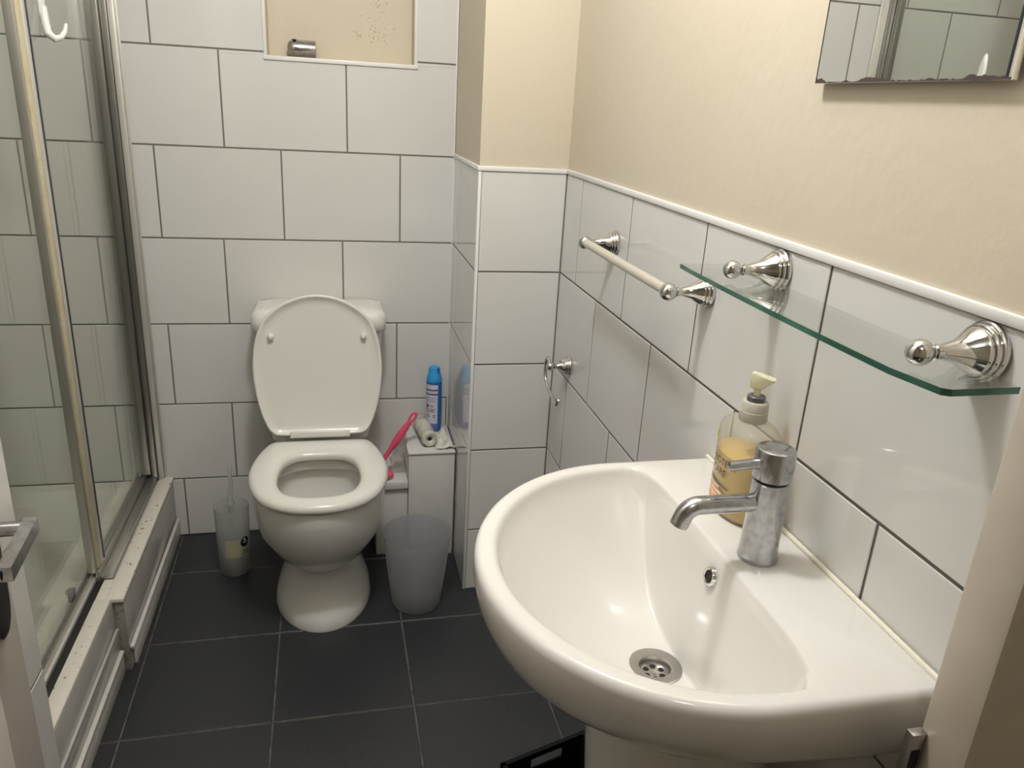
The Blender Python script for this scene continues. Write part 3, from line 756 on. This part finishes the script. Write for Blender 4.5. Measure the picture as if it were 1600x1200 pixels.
# soap bottle
SX, SY, SZ = .9235, -1.489, .8515
SA, SB = .0530, .0345
so = thing('soap_bottle', (SX, SY, SZ), 'clear pump bottle of amber hand soap behind the tap', 'soap bottle')
def sring(z, a, bb): return [Vector((SX + bb * cos(t), SY + a * sin(t), SZ + z)) for t in [2 * pi * k / 48 for k in range(48)]]
b = MB(); b.loft([sring(0, SA * .88, SB * .86), sring(.003, SA * .96, SB * .95), sring(.008, SA, SB), sring(.108, SA, SB), sring(.116, SA * .975, SB * .98), sring(.1225, SA * .91, SB * .93), sring(.1275, SA * .76, SB * .82), sring(.1305, SA * .52, .0225), sring(.132, .0185, .0175), sring(.132, .0150, .0150), sring(.139, .0148, .0148)])
bo = build(b, 'bottle', 'clear', so, smooth=50)
b = MB(); b.loft([sring(.002, SA * .87, SB * .85), sring(.008, SA * .965, SB * .95), sring(.086, SA * .965, SB * .95), sring(.0865, SA * .95, SB * .93)]); build(b, 'liquid', 'liquid', bo, smooth=50, label='amber liquid soap')
b = MB(); b.lathe([(.1335, .0175), (.135, .0184), (.147, .0180), (.1475, .0176), (.1575, .0171), (.160, .0158), (.161, .010)], (SX, SY, SZ), n=36); co = build(b, 'collar', 'collar', so, label='grey screw collar')
b = MB(); b.lathe([(.161, .0118), (.167, .0118), (.168, .0105), (.168, .006)], (SX, SY, SZ), n=28); build(b, 'lock_ring', 'darkcollar', co, label='dark ring')
b = MB(); b.lathe([(.166, .0045), (.184, .0048)], (SX, SY, SZ), n=18, cap1=False)
ph = build(b, 'pump_stem', 'pump', so)
b = MB(); dd = Vector((.85, -.53, 0)); pp = Vector((.53, .85, 0)); o = Vector((SX, SY, SZ))
poly = [(-.0105, .1795), (-.006, .177), (.006, .178), (.011, .1835), (.019, .1895), (.020, .1925), (.012, .1945), (-.006, .1985), (-.0095, .197), (-.0105, .190)]
rings = []
for w_, k in ((-.0065, .80), (-.0052, 1), (.0052, 1), (.0065, .80)):
    rings.append([o + dd * (.002 + (x - .002) * k) + pp * w_ + Vector((0, 0, .188 + (z - .188) * k)) for x, z in poly])
b.loft(rings); build(b, 'pump_head', 'pump', ph, smooth=30)
def spt(u, z, off):
    t = u / SA; return Vector((SX - (SB + off) * cos(t), SY - (SA + off) * sin(t), SZ + z))
def spatch(mb, u0, u1, f0, f1, off, mi=0, n=16):
    vs = []
    for k in range(n + 1):
        u = u0 + (u1 - u0) * k / n
        vs += [spt(u, f0(u), off), spt(u, f1(u), off)]
    mb.add(vs, [(2 * k, 2 * k + 2, 2 * k + 3, 2 * k + 1) for k in range(n)], mi)
b = MB(); spatch(b, -.046, .026, lambda u: .012, lambda u: .044 - .25 * max(0, u + .03) , .0004); la = build(b, 'front_label', 'orange', bo, recalc=False, label='orange and white printed label')
b = MB(); spatch(b, -.030, .022, lambda u: .0468 - .1 * (u + .03), lambda u: .0484 - .1 * (u + .03), .0005)
for s_, u0, z0, size in (('PROTECT', -.0265, .0715, .0136), ('+CARE', -.0300, .0565, .0142)):
    vs, fs_ = text_mesh(s_, size)
    b.add([spt(u0 + v.x, z0 + v.y, .0006) for v in vs], fs_)
build(b, 'lettering', 'print', la, recalc=False, smooth=0, label='dark PROTECT +CARE lettering')
b = MB()
for k, (u0, u1, z) in enumerate(((-.036, .004, .038), (-.038, .018, .030), (-.036, .024, .0245))): spatch(b, u0, u1, lambda u: z, lambda u: z + .0028, .0007, n=8)
build(b, 'white_print', 'paper', la, recalc=False)
b = MB(); spatch(b, -.034, -.021, lambda u: .098, lambda u: .112, .0006, n=6)
yp = build(b, 'yellow_patch', 'yellowpatch', bo, recalc=False, label='small yellow patch')
b = MB(); spatch(b, -0.03100, -0.02950, lambda u: .099, lambda u: .108, .0009, n=2); spatch(b, -0.02800, -0.02500, lambda u: .099, lambda u: .1005, .0009, n=2); spatch(b, -0.02800, -0.02500, lambda u: .1065, lambda u: .108, .0009, n=2); spatch(b, -0.02700, -0.02570, lambda u: .1, lambda u: .1075, .0009, n=2)
build(b, 'patch_print', 'print', yp, recalc=False, smooth=0)

# ------------------------------------------------------------------ glass shelf
def rosette(mb, y, z, r, L, ball, rb, yoff=0, n=36):
    k = r / .024; x0 = XR - .0008
    mb.lathe([(0, .0240 * k), (.0020, .0247 * k), (.0045, .0247 * k), (.0062, .0236 * k), (.0066, .0216 * k), (.0074, .0216 * k), (.0080, .0224 * k), (.0100, .0224 * k), (.0114, .0214 * k), (.0118, .0192 * k), (.0126, .0192 * k), (.0132, .0200 * k), (.0150, .0198 * k), (.0164, .0186 * k), (.023, .0152 * k), (L * .45, .0112 * k), (L * .62, .0082 * k), (L * .72, .0066 * k), (L * .78, .0060 * k), (L * .82, .0074), (L * .86, .0074), (L * .88, .0058), (L * .9, .0058)], (x0, y, z), (-1, 0, 0), n)
    c = ball
    mb.lathe([(-rb, .0005)] + [(-rb * cos(a), rb * sin(a)) for a in [pi * q / 14 for q in range(1, 14)]] + [(rb, .0005)], (x0 - c, y, z), (-1, 0, 0), 28)
SZ1 = 1.1485
shf = thing('glass_shelf', (.91, -1.57, SZ1), 'clear glass shelf with green edge on two chrome brackets', 'shelf')
b = MB()
y0s, y1s = -1.829, -1.308
front = [(.959, y1s), (.8765, y1s - .004)]
for k in range(1, 12):
    t = k / 12; front.append((.8745 - .0035 * sin(pi * t), y1s - .006 + (y0s + .022 - y1s) * t))
front += [(.8830, y0s + .004), (.8900, y0s), (.959, y0s + .0015)]
n = len(front)
lo = [Vector((x, y, SZ1)) for x, y in front]; hi = [Vector((x, y, SZ1 + .0062)) for x, y in front]
b.add(lo + hi, [tuple(range(n)), tuple(range(n, 2 * n))], 0)
b.add(lo + hi, [(k, (k + 1) % n, (k + 1) % n + n, k + n) for k in range(1, n - 1)], 1)
b.add(lo + hi, [(0, 1, n + 1, n)], 0)
b.add(lo + hi, [(n - 1, 0, n, 2 * n - 1)], 0)
build(b, 'glass_pane', ['shelfglass', 'greenedge'], shf, smooth=0, label='clear glass pane with green edge')
for y in (-1.428, -1.778):
    b = MB(); rosette(b, y, 1.1705, .0270, .064, .0695, .0122); build(b, 'bracket', 'chrome', shf, smooth=40)

# towel rail
tw = thing('towel_rail', (.93, -1.02, 1.096), 'chrome towel rail with pale bar below the cream paint', 'towel rail')
for y in (-.803, -1.238):
    b = MB(); rosette(b, y, 1.096, .024, .062, .067, .0142); build(b, 'post', 'chrome', tw, smooth=40)
b = MB(); b.tube([(XR - .0678, -.814, 1.096), (XR - .0678, -1.227, 1.096)], .0088, 20); build(b, 'bar', 'barpaint', tw, label='pale satin bar')

# toilet roll holder
th_ = thing('toilet_roll_holder', (.94, -.56, .742), 'empty chrome toilet roll holder near the boxed corner', 'roll holder')
b = MB(); rosette(b, -.560, .743, .024, .044, .050, .0110); build(b, 'post', 'chrome', th_, smooth=40)
xx = XR - .050
b = MB(); pts = [(xx, -.556, .750), (xx, -.530, .756), (xx, -.518, .748), (xx, -.514, .725), (xx, -.520, .700), (xx, -.540, .685), (xx, -.58, .676), (xx, -.622, .669), (xx, -.634, .669), (xx, -.640, .676), (xx, -.642, .684)]
sm = []
for i in range(len(pts) - 1):
    a, c = Vector(pts[i]), Vector(pts[i + 1])
    p0 = Vector(pts[max(i - 1, 0)]); p3 = Vector(pts[min(i + 2, len(pts) - 1)])
    for q in range(5):
        t = q / 5; sm.append(.5 * ((2 * a) + (c - p0) * t + (2 * p0 - 5 * a + 4 * c - p3) * t * t + (3 * a - p0 - 3 * c + p3) * t ** 3))
sm.append(Vector(pts[-1])); b.tube(sm, .0046, 12); build(b, 'roll_arm', 'chrome', th_)

# mirror
mi_ = thing('wall_mirror', (XR - .004, -1.593, 1.398), 'frameless wall mirror with blackened bottom edge', 'mirror')
b = MB(); b.box(XR - .0105, XR - .0040, -1.7385, -1.4475, 1.398, 2.0, bev=.0008); build(b, 'mirror_glass', ['mirror'], mi_, smooth=0)
b = MB(); N_ = 220; vs = []
for k in range(N_ + 1):
    y = -1.448 - .290 * k / N_
    h = .0009 + .0045 * max(0, noise.noise(Vector((y * 19, 3.1, 0))) + .1) + .0045 * max(0, noise.noise(Vector((y * 60, 1, 5)))) + .0025 * max(0, noise.noise(Vector((y * 190, 4, 5))))
    if k < 3: h += .003 * (1 - k / 3)
    vs += [(XR - .0108, y, 1.3985), (XR - .0108, y, 1.3985 + h)]
b.add(vs, [(2 * k, 2 * k + 2, 2 * k + 3, 2 * k + 1) for k in range(N_)])
b.add([(XR - .0108, -1.448, 1.3985), (XR - .0108, -1.4495, 1.3985), (XR - .0108, -1.4495, 1.99), (XR - .0108, -1.448, 1.99)], [(0, 1, 2, 3)])
build(b, 'decayed_edge', 'darkrot', mi_, smooth=0, recalc=False, label='blackened decayed silvering')

# chrome fitting in the niche
nf = MB()
prof = [(0, .001), (.0015, .011), (.005, .017), (.010, .0205), (.016, .0222), (.074, .0222), (.0755, .0215), (.0755, .017), (.06, .016), (.06, .001)]
nf.lathe(prof, (.2790, .045, NZ0 + .0255), (1, 0.06, 0), 36)
nf.lathe([(0, .006), (.0008, .006)], (.2985, .037, NZ0 + .0465), (0, -.35, .94), 16, mi=1)
tag(build(nf, 'pipe_fitting', ['satin', 'dark'], at=(.31, .045, NZ0 + .003), smooth=40), 'short grey metal tube lying in the wall niche', 'fitting')

# black crate under the basin
ck = MB()
CA = radians(17); CO = Vector((.668, -1.299, 0)); e1 = Vector((cos(CA), sin(CA), 0)); e2 = Vector((sin(CA), -cos(CA), 0))
def CP(u, v, z): return CO + e1 * u + e2 * v + Vector((0, 0, z))
LU, LV, HT = .172, .145, .250
def slab(u0, u1, v0, v1, z0, z1):
    ck.add([CP(u, v, z) for u in (u0, u1) for v in (v0, v1) for z in (z0, z1)], [(0, 1, 3, 2), (4, 6, 7, 5), (0, 4, 5, 1), (2, 3, 7, 6), (0, 2, 6, 4), (1, 5, 7, 3)])
T = .004
for v in (0, LV - T):
    slab(0, LU, v, v + T, .001, HT - .034); slab(0, LU, v, v + T, HT - .011, HT)
    slab(0, .056, v, v + T, HT - .034, HT - .011); slab(.125, LU, v, v + T, HT - .034, HT - .011)
slab(-.004, T, -.004, LV, .001, HT); slab(LU - T, LU, 0, LV, .001, HT)
slab(0, LU, 0, LV, .001, .006)
slab(-.004, LU + .004, -.004, T, HT - .008, HT + .001); slab(-.004, T, -.004, LV, HT - .008, HT + .001)
tag(build(ck, 'storage_crate', 'black', at=CO, smooth=0), 'black plastic crate with a handle slot beside the basin pedestal', 'crate')
